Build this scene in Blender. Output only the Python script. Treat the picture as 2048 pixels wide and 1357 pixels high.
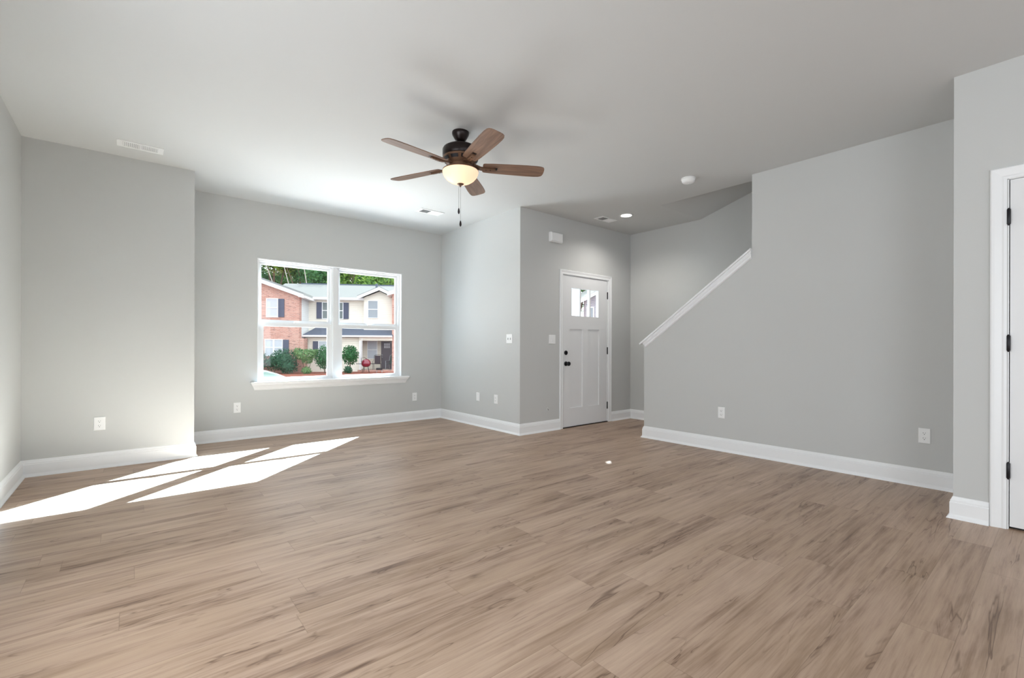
import bpy, bmesh, math, random
from mathutils import Vector, Matrix
R = math.radians
sc = bpy.context.scene
C = sc.collection
for o in list(bpy.data.objects): bpy.data.objects.remove(o, do_unlink=True)

# ------------------------------------------------------------------ camera
YAW, HC = 0.6911, 1.0538
cam = bpy.data.objects.new('camera', bpy.data.cameras.new('camera'))
C.objects.link(cam); sc.camera = cam
cam.data.sensor_width = 36; cam.data.lens = 921.8 / 2048 * 36
cam.data.shift_y = (695.24 - 678.5) / 2048
cam.data.clip_start = 0.05; cam.data.clip_end = 400
cam.matrix_world = Matrix.Translation((0, 0, HC)) @ Matrix.Rotation(-YAW, 4, 'Z') @ Matrix.Rotation(R(90), 4, 'X') @ Matrix.Rotation(0.0023, 4, 'Z')

# ------------------------------------------------------------------ world, sun, added fill lamps, exposure
sc.view_settings.view_transform = 'Standard'; sc.view_settings.look = 'None'
sc.view_settings.exposure = 0.0; sc.view_settings.gamma = 1.0; sc.view_settings.use_curve_mapping = False
w = bpy.data.worlds.new('sky'); sc.world = w; w.use_nodes = True
bg = w.node_tree.nodes['Background']
bg.inputs[0].default_value = (0.88, 0.94, 1.0, 1); bg.inputs[1].default_value = 2.6
SUN = Vector((1.05, 1.0, 1.0)).normalized()
def light(name, kind, loc, direction, energy, color=(1, 1, 1), **kw):
    l = bpy.data.lights.new(name, kind); l.energy = energy; l.color = color
    for k, v in kw.items(): setattr(l, k, v)
    o = bpy.data.objects.new(name, l); C.objects.link(o); o.location = loc
    o.rotation_euler = Vector(direction).to_track_quat('-Z', 'Y').to_euler()
    return o
light('sun', 'SUN', (20, 20, 20), -SUN, 5.5, (0.95, 0.97, 0.95), angle=R(0.5))
# added spot lamp along the sun direction, boosting sunlight through the front window
BEAM = Vector((2.03, 6.1, 1.36)) + SUN * 60
light('window_sun_boost', 'SPOT', BEAM, -SUN, 6.6e6, (0.56, 0.78, 1.0), spot_size=R(3.6), spot_blend=0.05, shadow_soft_size=0.2)
# added fill lamps in unseen openings behind and beside the camera
light('rear_fill', 'AREA', (1.7, -4.9, 1.5), (0, 1, 0.0), 6, (0.93, 0.97, 1.0), shape='RECTANGLE', size=3.6, size_y=2.1)
light('left_rear_fill', 'AREA', (-.80, -2.5, 1.15), (1, -0.1, 0.0), 34, (0.84, 0.93, 1.0), shape='RECTANGLE', size=2.2, size_y=2.0)
light('side_fill', 'AREA', (-.84, 1.6, 1.35), (1, 0.0, -0.35), 38, (0.90, 0.96, 1.0), shape='RECTANGLE', size=2.2, size_y=1.4)
# added lamp for sunlight bounced off the ground up through the front window
light('front_bounce_lamp', 'AREA', (1.75, 8.1, -0.35), (0.05, -0.60, 0.63), 560, (0.93, 0.97, 1.0), shape='RECTANGLE', size=3.6, size_y=2.4)

# ------------------------------------------------------------------ materials
def new_mat(name):
    m = bpy.data.materials.new(name); m.use_nodes = True
    nt = m.node_tree
    return m, nt, nt.nodes, nt.links, nt.nodes['Principled BSDF']
def plain(name, col, rough=0.5, metal=0.0, var=0.04, scale=6.0, spec=0.5, bump=0.0, bscale=200, coat=0):
    m, nt, N, L, p = new_mat(name)
    tc = N.new('ShaderNodeTexCoord'); nz = N.new('ShaderNodeTexNoise'); nz.inputs['Scale'].default_value = scale
    nz.inputs['Detail'].default_value = 4
    L.new(tc.outputs['Object'], nz.inputs['Vector'])
    mr = N.new('ShaderNodeMapRange'); mr.inputs[3].default_value = 1 - var; mr.inputs[4].default_value = 1 + var
    L.new(nz.outputs['Fac'], mr.inputs[0])
    mx = N.new('ShaderNodeVectorMath'); mx.operation = 'SCALE'; mx.inputs[0].default_value = col
    L.new(mr.outputs[0], mx.inputs['Scale']); L.new(mx.outputs[0], p.inputs['Base Color'])
    p.inputs['Roughness'].default_value = rough; p.inputs['Metallic'].default_value = metal
    p.inputs['Specular IOR Level'].default_value = spec
    if coat: p.inputs['Coat Weight'].default_value = coat
    if bump:
        n2 = N.new('ShaderNodeTexNoise'); n2.inputs['Scale'].default_value = bscale
        L.new(tc.outputs['Object'], n2.inputs['Vector'])
        b = N.new('ShaderNodeBump'); b.inputs['Strength'].default_value = bump; b.inputs['Distance'].default_value = 0.002
        L.new(n2.outputs['Fac'], b.inputs['Height']); L.new(b.outputs[0], p.inputs['Normal'])
    return m
def math_n(N, L, op, a, b=None, c=None):
    n = N.new('ShaderNodeMath'); n.operation = op
    for i, v in enumerate((a, b, c)):
        if v is None: continue
        if isinstance(v, (int, float)): n.inputs[i].default_value = v
        else: L.new(v, n.inputs[i])
    return n.outputs[0]

def floor_mat():
    m, nt, N, L, p = new_mat('vinyl_plank')
    tc = N.new('ShaderNodeTexCoord'); sp = N.new('ShaderNodeSeparateXYZ'); L.new(tc.outputs['Object'], sp.inputs[0])
    X, Y = sp.outputs['X'], sp.outputs['Y']
    M = lambda op, a, b=None, c=None: math_n(N, L, op, a, b, c)
    PW, PL = 0.1524, 1.22
    yr = M('DIVIDE', M('ADD', Y, 20.01), PW); row = M('FLOOR', yr); fy = M('FRACT', yr)
    wn = N.new('ShaderNodeTexWhiteNoise'); wn.noise_dimensions = '1D'; L.new(row, wn.inputs['W'])
    xr = M('DIVIDE', M('ADD', M('ADD', X, 20.0), M('MULTIPLY', wn.outputs['Value'], PL)), PL)
    col = M('FLOOR', xr); fx = M('FRACT', xr)
    cid = M('ADD', M('MULTIPLY', row, 7.13), M('MULTIPLY', col, 31.7))
    wn2 = N.new('ShaderNodeTexWhiteNoise'); wn2.noise_dimensions = '1D'; L.new(cid, wn2.inputs['W'])
    rnd = wn2.outputs['Value']
    wid = M('MULTIPLY', rnd, 50.0)
    def noise(sx, sy, detail=4, rough=0.55, dist=0.0, woff=0.0):
        mp = N.new('ShaderNodeMapping'); L.new(tc.outputs['Object'], mp.inputs[0])
        mp.inputs['Scale'].default_value = (sx, sy, 1)
        n = N.new('ShaderNodeTexNoise'); n.noise_dimensions = '4D'
        L.new(mp.outputs[0], n.inputs['Vector']); L.new(M('ADD', wid, woff), n.inputs['W'])
        n.inputs['Scale'].default_value = 1; n.inputs['Detail'].default_value = detail
        n.inputs['Roughness'].default_value = rough; n.inputs['Distortion'].default_value = dist
        return n.outputs['Fac']
    big = noise(1.5, 9.0, 4, 0.6, 0.5)            # broad cloudy figure
    grain = noise(6.0, 150.0, 4, 0.6, 0.1, 3.0)  # fine grain
    mid = noise(1.8, 40.0, 4, 0.55, 0.4, 7.0)      # streaks
    crack = noise(0.9, 8.0, 3, 0.55, 1.3, 11.0)   # dark spalted lines
    hue = noise(1.5, 8.0, 2, 0.5, 0.0, 17.0)
    def ramp(fac, stops):
        r = N.new('ShaderNodeValToRGB'); e = r.color_ramp.elements
        e[0].position, e[0].color = stops[0][0], (*stops[0][1], 1)
        e[1].position, e[1].color = stops[1][0], (*stops[1][1], 1)
        for pos, c in stops[2:]:
            k = e.new(pos); k.color = (*c, 1)
        L.new(fac, r.inputs[0]); return r.outputs[0]
    comb = M('ADD', M('ADD', M('MULTIPLY', big, 0.42), M('MULTIPLY', mid, 0.36)), M('MULTIPLY', grain, 0.22))
    comb = M('ADD', comb, M('MULTIPLY', M('SUBTRACT', rnd, 0.5), 0.07))
    base = ramp(comb, [(0.34, (0.150, 0.086, 0.058)), (0.63, (0.565, 0.410, 0.305)), (0.42, (0.315, 0.205, 0.142)), (0.50, (0.440, 0.306, 0.222))])
    def mixc(a, b, f, mode='MIX'):
        mx = N.new('ShaderNodeMix'); mx.data_type = 'RGBA'; mx.blend_type = mode
        for idx, v in ((6, a), (7, b)):
            if isinstance(v, tuple): mx.inputs[idx].default_value = (*v, 1)
            else: L.new(v, mx.inputs[idx])
        if isinstance(f, (int, float)): mx.inputs[0].default_value = f
        else: L.new(f, mx.inputs[0])
        return mx.outputs[2]
    hf = N.new('ShaderNodeMapRange'); hf.inputs[1].default_value = 0.4; hf.inputs[2].default_value = 0.65; L.new(hue, hf.inputs[0])
    base = mixc(base, (0.40, 0.275, 0.17), M('MULTIPLY', hf.outputs[0], 0.28))
    # thin ridges around the mid value of the warped noise -> cracks, only where 'big' is low
    rid = M('ABSOLUTE', M('SUBTRACT', crack, 0.52))
    rf = N.new('ShaderNodeMapRange'); rf.inputs[1].default_value = 0.0; rf.inputs[2].default_value = 0.013
    rf.inputs[3].default_value = 1; rf.inputs[4].default_value = 0; L.new(rid, rf.inputs[0])
    gate = N.new('ShaderNodeMapRange'); gate.inputs[1].default_value = 0.54; gate.inputs[2].default_value = 0.40; L.new(big, gate.inputs[0])
    base = mixc(base, (0.115, 0.06, 0.035), M('MULTIPLY', M('MULTIPLY', rf.outputs[0], gate.outputs[0]), 0.8))
    # seams
    ey = M('MINIMUM', fy, M('SUBTRACT', 1.0, fy)); ex = M('MINIMUM', fx, M('SUBTRACT', 1.0, fx))
    sy = M('LESS_THAN', ey, 0.006); sx = M('LESS_THAN', ex, 0.0009)
    seam = M('MAXIMUM', sy, sx)
    base = mixc(base, (0.14, 0.085, 0.055), M('MULTIPLY', seam, 0.4))
    L.new(base, p.inputs['Base Color'])
    rr = N.new('ShaderNodeMapRange'); rr.inputs[3].default_value = 0.34; rr.inputs[4].default_value = 0.5; L.new(grain, rr.inputs[0])
    L.new(rr.outputs[0], p.inputs['Roughness'])
    p.inputs['Specular IOR Level'].default_value = 0.42
    b = N.new('ShaderNodeBump'); b.inputs['Strength'].default_value = 0.12; b.inputs['Distance'].default_value = 0.002
    L.new(M('SUBTRACT', grain, M('MULTIPLY', seam, 0.8)), b.inputs['Height']); L.new(b.outputs[0], p.inputs['Normal'])
    return m

def wood_mat():
    m, nt, N, L, p = new_mat('walnut_blade')
    tc = N.new('ShaderNodeTexCoord'); mp = N.new('ShaderNodeMapping'); mp.inputs['Scale'].default_value = (4, 45, 10)
    L.new(tc.outputs['Object'], mp.inputs[0])
    n = N.new('ShaderNodeTexNoise'); n.inputs['Detail'].default_value = 5; n.inputs['Scale'].default_value = 1; n.inputs['Distortion'].default_value = 0.5
    L.new(mp.outputs[0], n.inputs['Vector'])
    r = N.new('ShaderNodeValToRGB'); e = r.color_ramp.elements
    e[0].position = 0.3; e[0].color = (0.13, 0.070, 0.046, 1); e[1].position = 0.7; e[1].color = (0.29, 0.17, 0.11, 1)
    L.new(n.outputs['Fac'], r.inputs[0]); L.new(r.outputs[0], p.inputs['Base Color'])
    p.inputs['Roughness'].default_value = 0.38
    return m

def glass_mat(name='window_glass', tint=(0.97, 0.985, 0.98)):
    m = bpy.data.materials.new(name); m.use_nodes = True; N = m.node_tree.nodes; L = m.node_tree.links
    N.remove(N['Principled BSDF']); out = N['Material Output']
    tr = N.new('ShaderNodeBsdfTransparent'); tr.inputs[0].default_value = (*tint, 1)
    gl = N.new('ShaderNodeBsdfGlossy'); gl.inputs['Roughness'].default_value = 0.0
    lw = N.new('ShaderNodeLayerWeight'); lw.inputs['Blend'].default_value = 0.5
    f = math_n(N, L, 'MULTIPLY_ADD', math_n(N, L, 'POWER', lw.outputs['Facing'], 5.0), 0.9, 0.035)
    mx = N.new('ShaderNodeMixShader'); L.new(f, mx.inputs[0]); L.new(tr.outputs[0], mx.inputs[1]); L.new(gl.outputs[0], mx.inputs[2])
    L.new(mx.outputs[0], out.inputs[0])
    return m

def brick_mat(name, c1, c2, mortar, sx=1.0):
    m, nt, N, L, p = new_mat(name)
    tc = N.new('ShaderNodeTexCoord'); sp = N.new('ShaderNodeSeparateXYZ'); L.new(tc.outputs['Object'], sp.inputs[0])
    cb = N.new('ShaderNodeCombineXYZ')
    L.new(math_n(N, L, 'ADD', sp.outputs['X'], sp.outputs['Y']), cb.inputs[0]); L.new(sp.outputs['Z'], cb.inputs[1])
    b = N.new('ShaderNodeTexBrick'); L.new(cb.outputs[0], b.inputs['Vector'])
    b.inputs['Color1'].default_value = (*c1, 1); b.inputs['Color2'].default_value = (*c2, 1); b.inputs['Mortar'].default_value = (*mortar, 1)
    b.inputs['Scale'].default_value = 1; b.inputs['Brick Width'].default_value = 0.22; b.inputs['Row Height'].default_value = 0.075
    b.inputs['Mortar Size'].default_value = 0.006
    # scattered dark bricks
    mp = N.new('ShaderNodeMapping'); mp.inputs['Scale'].default_value = (2.2, 13.3, 1); L.new(cb.outputs[0], mp.inputs[0])
    nz = N.new('ShaderNodeTexNoise'); nz.inputs['Scale'].default_value = 1.4; nz.inputs['Detail'].default_value = 1; L.new(mp.outputs[0], nz.inputs['Vector'])
    r = N.new('ShaderNodeMapRange'); r.inputs[1].default_value = 0.62; r.inputs[2].default_value = 0.66; L.new(nz.outputs['Fac'], r.inputs[0])
    mx = N.new('ShaderNodeMix'); mx.data_type = 'RGBA'; L.new(math_n(N, L, 'MULTIPLY', r.outputs[0], 0.75), mx.inputs[0])
    L.new(b.outputs['Color'], mx.inputs[6]); mx.inputs[7].default_value = (c1[0]*0.35, c1[1]*0.45, c1[2]*0.55, 1)
    L.new(mx.outputs[2], p.inputs['Base Color']); p.inputs['Roughness'].default_value = 0.85
    return m

def siding_mat(name, col):
    m, nt, N, L, p = new_mat(name)
    tc = N.new('ShaderNodeTexCoord'); sp = N.new('ShaderNodeSeparateXYZ'); L.new(tc.outputs['Object'], sp.inputs[0])
    f = math_n(N, L, 'FRACT', math_n(N, L, 'DIVIDE', sp.outputs['Z'], 0.13))
    p.inputs['Base Color'].default_value = (*col, 1); p.inputs['Roughness'].default_value = 0.55
    b = N.new('ShaderNodeBump'); b.inputs['Distance'].default_value = 0.06; b.inputs['Strength'].default_value = 1.0
    L.new(math_n(N, L, 'MULTIPLY', f, -1.0), b.inputs['Height']); L.new(b.outputs[0], p.inputs['Normal'])
    # darker line along the bottom of each board
    lt = math_n(N, L, 'LESS_THAN', f, 0.10)
    mx = N.new('ShaderNodeMix'); mx.data_type = 'RGBA'; L.new(math_n(N, L, 'MULTIPLY', lt, 0.35), mx.inputs[0])
    mx.inputs[6].default_value = (*col, 1); mx.inputs[7].default_value = (col[0]*.55, col[1]*.52, col[2]*.5, 1)
    L.new(mx.outputs[2], p.inputs['Base Color'])
    return m

def leaf_mat(name, dark, light_, rough=0.5):
    m = bpy.data.materials.new(name); m.use_nodes = True; N = m.node_tree.nodes; L = m.node_tree.links
    p = N['Principled BSDF']; out = N['Material Output']
    g = N.new('ShaderNodeNewGeometry'); r = N.new('ShaderNodeValToRGB'); e = r.color_ramp.elements
    e[0].color = (*dark, 1); e[1].color = (*light_, 1); L.new(g.outputs['Random Per Island'], r.inputs[0])
    L.new(r.outputs[0], p.inputs['Base Color']); p.inputs['Roughness'].default_value = rough
    t = N.new('ShaderNodeBsdfTranslucent'); L.new(r.outputs[0], t.inputs[0])
    mx = N.new('ShaderNodeMixShader'); mx.inputs[0].default_value = 0.45
    L.new(p.outputs[0], mx.inputs[1]); L.new(t.outputs[0], mx.inputs[2]); L.new(mx.outputs[0], out.inputs[0])
    return m

def emit_mat(name, col, strength, diffuse=0.0, translucent=0.0):
    m = bpy.data.materials.new(name); m.use_nodes = True; N = m.node_tree.nodes; L = m.node_tree.links
    p = N['Principled BSDF']; p.inputs['Base Color'].default_value = (*col, 1)
    p.inputs['Emission Color'].default_value = (*col, 1); p.inputs['Emission Strength'].default_value = strength
    p.inputs['Roughness'].default_value = 0.35
    if translucent:
        t = N.new('ShaderNodeBsdfTranslucent'); t.inputs[0].default_value = (*col, 1)
        a = N.new('ShaderNodeMixShader'); L.new(p.outputs[0], a.inputs[1]); L.new(t.outputs[0], a.inputs[2])
        L.new(a.outputs[0], N['Material Output'].inputs[0])
    return m

M_ = {}
M_['wall'] = plain('wall_paint', (0.62, 0.622, 0.608), 0.6, var=0.012, scale=1.5, spec=0.25, bump=0.05, bscale=350)
M_['ceil'] = plain('ceiling_paint', (0.66, 0.662, 0.655), 0.8, var=0.01, scale=1.2, spec=0.1)
M_['trim'] = plain('white_trim_paint', (0.93, 0.935, 0.94), 0.35, var=0.01)
M_['door'] = plain('white_door_paint', (0.86, 0.86, 0.865), 0.4, var=0.01)
M_['plastic'] = plain('white_plastic', (0.93, 0.93, 0.925), 0.35, var=0.01)
M_['slot'] = plain('dark_slot', (0.05, 0.05, 0.05), 0.6)
M_['vinyl'] = plain('white_vinyl', (0.88, 0.885, 0.89), 0.3, var=0.01)
M_['black'] = plain('black_metal', (0.012, 0.011, 0.014), 0.35, metal=0.3)
M_['bronze'] = plain('oil_rubbed_bronze', (0.018, 0.011, 0.010), 0.28, metal=0.5, var=0.1)
M_['bronze_lit'] = plain('lamplit_bronze', (0.16, 0.085, 0.05), 0.42, metal=0.4, var=0.1)  # bronze made paler and warmer, lamp light put into the colour
M_['gray'] = plain('vent_recess', (0.20, 0.20, 0.21), 0.7)
M_['floor'] = floor_mat()
M_['wood'] = wood_mat()
M_['glass'] = glass_mat()
M_['bowl'] = emit_mat('frosted_glass_lit', (1.0, 0.80, 0.63), 0.80, translucent=1)
M_['led'] = emit_mat('led_lens', (1.0, 0.98, 0.93), 9.0)
M_['chain'] = plain('chain_metal', (0.25, 0.24, 0.22), 0.4, metal=0.8)
M_['brick'] = brick_mat('red_brick', (0.55, 0.27, 0.21), (0.64, 0.36, 0.29), (0.62, 0.50, 0.44))
M_['brick2'] = brick_mat('pale_brick', (0.40, 0.37, 0.42), (0.48, 0.44, 0.48), (0.52, 0.5, 0.52))
M_['siding'] = siding_mat('cream_siding', (0.95, 0.885, 0.78))
M_['siding_w'] = siding_mat('white_siding', (0.84, 0.86, 0.86))
M_['fascia'] = plain('white_fascia', (0.92, 0.92, 0.93), 0.4)
M_['roof'] = plain('pale_shingle', (0.26, 0.275, 0.27), 0.9, var=0.12, scale=14)
M_['roof_d'] = plain('slate_shingle', (0.11, 0.13, 0.18), 0.85, var=0.2, scale=14)
M_['shutter'] = plain('navy_shutter', (0.07, 0.08, 0.135), 0.5)
M_['blind'] = plain('window_blind', (0.58, 0.62, 0.68), 0.6)
M_['pane'] = plain('dark_pane', (0.10, 0.13, 0.13), 0.05, spec=0.8)
M_['pane_b'] = plain('blind_behind_glass', (0.32, 0.36, 0.40), 0.1, spec=0.6)
M_['door_n'] = plain('grey_brown_door', (0.12, 0.10, 0.12), 0.5)
M_['mulch'] = plain('red_mulch', (0.32, 0.10, 0.06), 0.95, var=0.45, scale=9)
M_['asphalt'] = plain('asphalt', (0.16, 0.16, 0.165), 0.9, var=0.15, scale=5)
M_['bark'] = plain('bark', (0.20, 0.15, 0.11), 0.9, var=0.3, scale=12)
M_['birch'] = plain('pale_bark', (0.50, 0.47, 0.42), 0.9, var=0.2, scale=12)
M_['leaf_tree'] = leaf_mat('tree_leaves', (0.05, 0.19, 0.045), (0.42, 0.66, 0.12))
M_['leaf_tree2'] = leaf_mat('deep_tree_leaves', (0.035, 0.15, 0.06), (0.16, 0.40, 0.13))
M_['leaf_dark'] = leaf_mat('shrub_leaves', (0.02, 0.10, 0.05), (0.08, 0.26, 0.14))
M_['leaf_lite'] = leaf_mat('light_shrub_leaves', (0.10, 0.26, 0.09), (0.32, 0.52, 0.22))
M_['leaf_ball'] = leaf_mat('glossy_shrub_leaves', (0.015, 0.11, 0.035), (0.07, 0.32, 0.10), 0.3)
M_['carpaint'] = plain('white_car_paint', (0.80, 0.81, 0.82), 0.2, coat=1.0)
M_['carglass'] = plain('car_glass', (0.26, 0.36, 0.34), 0.08, spec=0.5)
M_['rubber'] = plain('black_rubber', (0.02, 0.02, 0.022), 0.7)
M_['enamel'] = plain('red_enamel', (0.24, 0.008, 0.035), 0.25, coat=1.0)
M_['fabric'] = plain('dark_sling_fabric', (0.07, 0.05, 0.06), 0.9)
M_['fabric_g'] = plain('green_sling_fabric', (0.05, 0.09, 0.08), 0.9)
M_['steel'] = plain('grey_steel', (0.45, 0.46, 0.48), 0.35, metal=0.7)

# ------------------------------------------------------------------ mesh helpers
class MB:
    def __init__(s): s.b = bmesh.new()
    def box(s, x0, x1, y0, y1, z0, z1, bev=0.0):
        v = [s.b.verts.new(p) for p in ((x0,y0,z0),(x1,y0,z0),(x1,y1,z0),(x0,y1,z0),(x0,y0,z1),(x1,y0,z1),(x1,y1,z1),(x0,y1,z1))]
        fs = [s.b.faces.new([v[i] for i in f]) for f in ((0,3,2,1),(4,5,6,7),(0,1,5,4),(1,2,6,5),(2,3,7,6),(3,0,4,7))]
        if bev:
            es = list({e for f in fs for e in f.edges})
            bmesh.ops.bevel(s.b, geom=es, offset=bev, segments=2, affect='EDGES', profile=0.5)
        return s
    def loft(s, rings, close=True, cap=True):
        """rings: list of lists of 3-D points (equal count)"""
        R_ = [[s.b.verts.new(p) for p in r] for r in rings]
        n = len(R_[0])
        for a, b in zip(R_, R_[1:]):
            for i in range(n if close else n - 1):
                j = (i + 1) % n
                s.b.faces.new((a[i], a[j], b[j], b[i]))
        if cap:
            s.b.faces.new(list(reversed(R_[0]))); s.b.faces.new(R_[-1])
        return s
    def prism(s, pts, axis, a, b):
        """polygon pts (2-D) extruded along axis from a to b. axis x: pts=(y,z); y: (x,z); z: (x,y)"""
        def P(p, t):
            return {'x': (t, p[0], p[1]), 'y': (p[0], t, p[1]), 'z': (p[0], p[1], t)}[axis]
        return s.loft([[P(p, a) for p in pts], [P(p, b) for p in pts]])
    def lathe(s, prof, c=(0, 0), seg=40, cap=True):
        rings = []
        for r, z in prof:
            r = max(r, 1e-4)
            rings.append([(c[0] + r*math.cos(2*math.pi*i/seg), c[1] + r*math.sin(2*math.pi*i/seg), z) for i in range(seg)])
        return s.loft(rings, True, cap)
    def tube(s, pts, r, seg=8, cap=True):
        pts = [Vector(p) for p in pts]; rad = r if isinstance(r, (list, tuple)) else [r]*len(pts)
        rings = []; ref = None
        for i, p in enumerate(pts):
            d = (pts[min(i+1, len(pts)-1)] - pts[max(i-1, 0)]).normalized()
            if ref is None:
                ref = Vector((0, 0, 1)) if abs(d.z) < 0.9 else Vector((1, 0, 0))
            u = d.cross(ref).normalized(); v = d.cross(u).normalized(); ref = v.cross(d) if False else ref
            rings.append([tuple(p + (u*math.cos(2*math.pi*k/seg) + v*math.sin(2*math.pi*k/seg))*rad[i]) for k in range(seg)])
        return s.loft(rings, True, cap)
    def build(s, name, mat, parent=None, smooth=False, loc=None, rot=None, angle=35):
        bmesh.ops.recalc_face_normals(s.b, faces=s.b.faces)
        me = bpy.data.meshes.new(name); s.b.to_mesh(me); s.b.free()
        if smooth:
            for f in me.polygons: f.use_smooth = True
            try: me.set_sharp_from_angle(angle=R(angle))
            except Exception: pass
        me.materials.append(M_[mat] if isinstance(mat, str) else mat)
        o = bpy.data.objects.new(name, me); C.objects.link(o)
        if parent: o.parent = parent
        if loc: o.location = loc
        if rot: o.rotation_euler = rot
        return o
def empty(name, loc=(0, 0, 0), rz=0, parent=None):
    o = bpy.data.objects.new(name, None); C.objects.link(o); o.location = loc; o.rotation_euler = (0, 0, rz)
    o.empty_display_size = 0.1
    if parent: o.parent = parent
    return o
def tag(o, label, cat, group=None, kind=None):
    o['label'] = label; o['category'] = cat
    if group: o['group'] = group
    if kind: o['kind'] = kind
    return o
def struct(o, label=None):
    o['kind'] = 'structure'
    if label: o['label'] = label
    return o
def copy_tree(o, parent=None):
    c = o.copy(); C.objects.link(c)
    if parent: c.parent = parent
    for ch in list(o.children): copy_tree(ch, c)
    return c

# ------------------------------------------------------------------ room dimensions (metres)
H = 2.74
XL, YA, XA, YB, XB, YC, XC = -0.678, 5.350, 0.470, 6.006, 3.589, 4.189, 5.765
XR, YK, YK2, YJ, XR2 = 4.652, 3.185, 1.968, 0.459, 3.944
WX0, WX1, WZ0, WZ1 = 1.130, 2.945, 0.640, 2.087        # front window opening
DX0, DX1, DZ = 4.312, 5.252, 2.012                      # front door opening
T = 0.15
YREAR = -5.0

struct(MB().prism([(XL-.15, YREAR-.15), (6.0, YREAR-.15), (6.0, YC+.13), (XB+.15, YC+.13), (XB+.15, YB+.15), (XL-.15, YB+.15)], 'z', -0.12, 0.0).build('floor', 'floor'),
       'brown wood-look plank floor running across the room')
# ceiling with the stairwell opening and the sloped soffit above the stairs
SO = 4.832
b = MB()
b.prism([(XL-.15, YREAR-.15), (SO, YREAR-.15), (SO, 3.085), (XC+.15, 3.085), (XC+.15, YC+.15), (XB+.15, YC+.15), (XB+.15, YB+.15), (XL-.15, YB+.15)], 'z', H, H+0.25)
b.prism([(3.085, H), (2.12, H+0.29), (2.12, H+0.41), (3.085, H+0.12)], 'x', SO+.001, XC)      # soffit (pts are y,z)
b.prism([(2.12, H+0.29), (0.9, H+1.2), (0.9, H+1.32), (2.12, H+0.41)], 'x', SO+.001, XC)
struct(b.build('ceiling', 'ceil'), 'pale grey painted ceiling with a stairwell opening')
struct(MB().box(XL-T, XL, 2.7, YA+.001, 0, H).box(XL-T, XL, -1.3, .5, 0, H).box(XL-T, XL, .5, 2.7, 0, .65).box(XL-T, XL, .5, 2.7, 2.05, H).box(XL-T, XL, YREAR, -3.7, 0, H).box(XL-T, XL, -3.7, -1.3, 2.2, H).box(XL-T, XL, -3.7, -1.3, 0, .1).build('wall_left', 'wall'))  # unseen openings added for the two fill lamps on this side
struct(MB().box(XL-T, XA, YA, YB+T, 0, H).build('wall_chase', 'wall'), 'grey wall standing forward, left of the window')
b = MB()
b.box(XA, WX0, YB, YB+T, 0, H); b.box(WX1, XB+T, YB, YB+T, 0, H)
b.box(WX0, WX1, YB, YB+T, 0, WZ0); b.box(WX0, WX1, YB, YB+T, WZ1, H)
struct(b.build('wall_front', 'wall'), 'grey wall with the double window')
struct(MB().box(XB, XB+T, YC+.14, YB, 0, H).box(XB, XB+T, YC, YC+.14, 0, H).build('wall_return', 'wall'), 'pale grey wall between window and front door')
b = MB()
b.box(XB+T, DX0, YC, YC+.14, 0, H); b.box(DX1, XC+T, YC, YC+.14, 0, H); b.box(DX0, DX1, YC, YC+.14, DZ, H)
struct(b.build('wall_entry', 'wall'), 'grey wall around the front door')
struct(MB().box(XC, XC+T, YREAR, YC, 0, 5.2).build('wall_stair', 'wall'), 'grey outer wall of the stairs')
# knee wall with the sloped top and the full height part
struct(MB().prism([(YK, 0), (YK, 1.115), (YK2, 2.005), (YK2, H), (YJ-.1, H), (YJ-.1, 0)], 'x', XR, XR+.13).box(XR+.13, SO, YREAR, YK2, 2.0, H).build('wall_knee', 'wall'),
       'grey stair wall, its top sloping down to the entry')
# closet wall on the right with a door opening
CY0, CY1, CZ = -0.545, 0.228, 2.046
b = MB()
b.box(XR2, XR2+.12, CY1, YJ, 0, H); b.box(XR2, XR2+.12, YREAR, CY0, 0, H); b.box(XR2, XR2+.12, CY0, CY1, CZ, H)
b.box(XR2+.12, XR+.02, YJ-.12, YJ, 0, H)
struct(b.build('wall_right', 'wall'), 'grey closet wall standing forward at the right')
# unseen back wall of the room, its wide opening added for the rear fill
b = MB()
b.box(XL-T, -.25, YREAR-.15, YREAR, 0, H); b.box(3.65, XC, YREAR-.15, YREAR, 0, H); b.box(-.25, 3.65, YREAR-.15, YREAR, 2.6, H); b.box(-.25, 3.65, YREAR-.15, YREAR, 0, .4)
struct(b.build('wall_back', 'wall'))
struct(MB().box(XR+.14, XC, -1.0, -.85, H, 5.2).box(XR+.14, XC, -1.0, 4.3, 5.2, 5.3).box(SO-.1, SO, -1, 4.3, H+.25, 5.2).box(SO, XC, 4.1, 4.3, H+.25, 5.2).build('wall_upper', 'wall'))

# ------------------------------------------------------------------ baseboards
PROF = [(0, 0), (.029, 0), (.028, .006), (.022, .013), (.017, .022), (.0155, .026), (.0155, .098), (.0125, .102), (.0125, .111), (.0085, .118), (.004, .131), (0, .135)]
def baseboard(name, path, label=None, ends=(None, None)):
    """path: floor points of the wall face, room on the LEFT side when walking; mitred at corners"""
    P = [Vector((p[0], p[1])) for p in path]
    rings = []
    for i, p in enumerate(P):
        dirs = []
        if i > 0: dirs.append((P[i]-P[i-1]).normalized())
        if i < len(P)-1: dirs.append((P[i+1]-P[i]).normalized())
        ns = [Vector((-d.y, d.x)) for d in dirs]
        m = ns[0] if len(ns) == 1 else (ns[0]+ns[1]) / (1 + ns[0].dot(ns[1]))
        rings.append([(p.x+m.x*o, p.y+m.y*o, z) for o, z in PROF])
    return struct(MB().loft(rings).build(name, 'trim'), label)
baseboard('baseboard_left', [(XL, YA), (XL, YREAR)])
baseboard('baseboard_chase', [(XA, YA+.35), (XA, YA), (XL, YA)])
baseboard('baseboard_front', [(XB, YB), (XA, YB)])
baseboard('baseboard_return', [(4.257, YC), (XB, YC), (XB, YB)])
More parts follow.
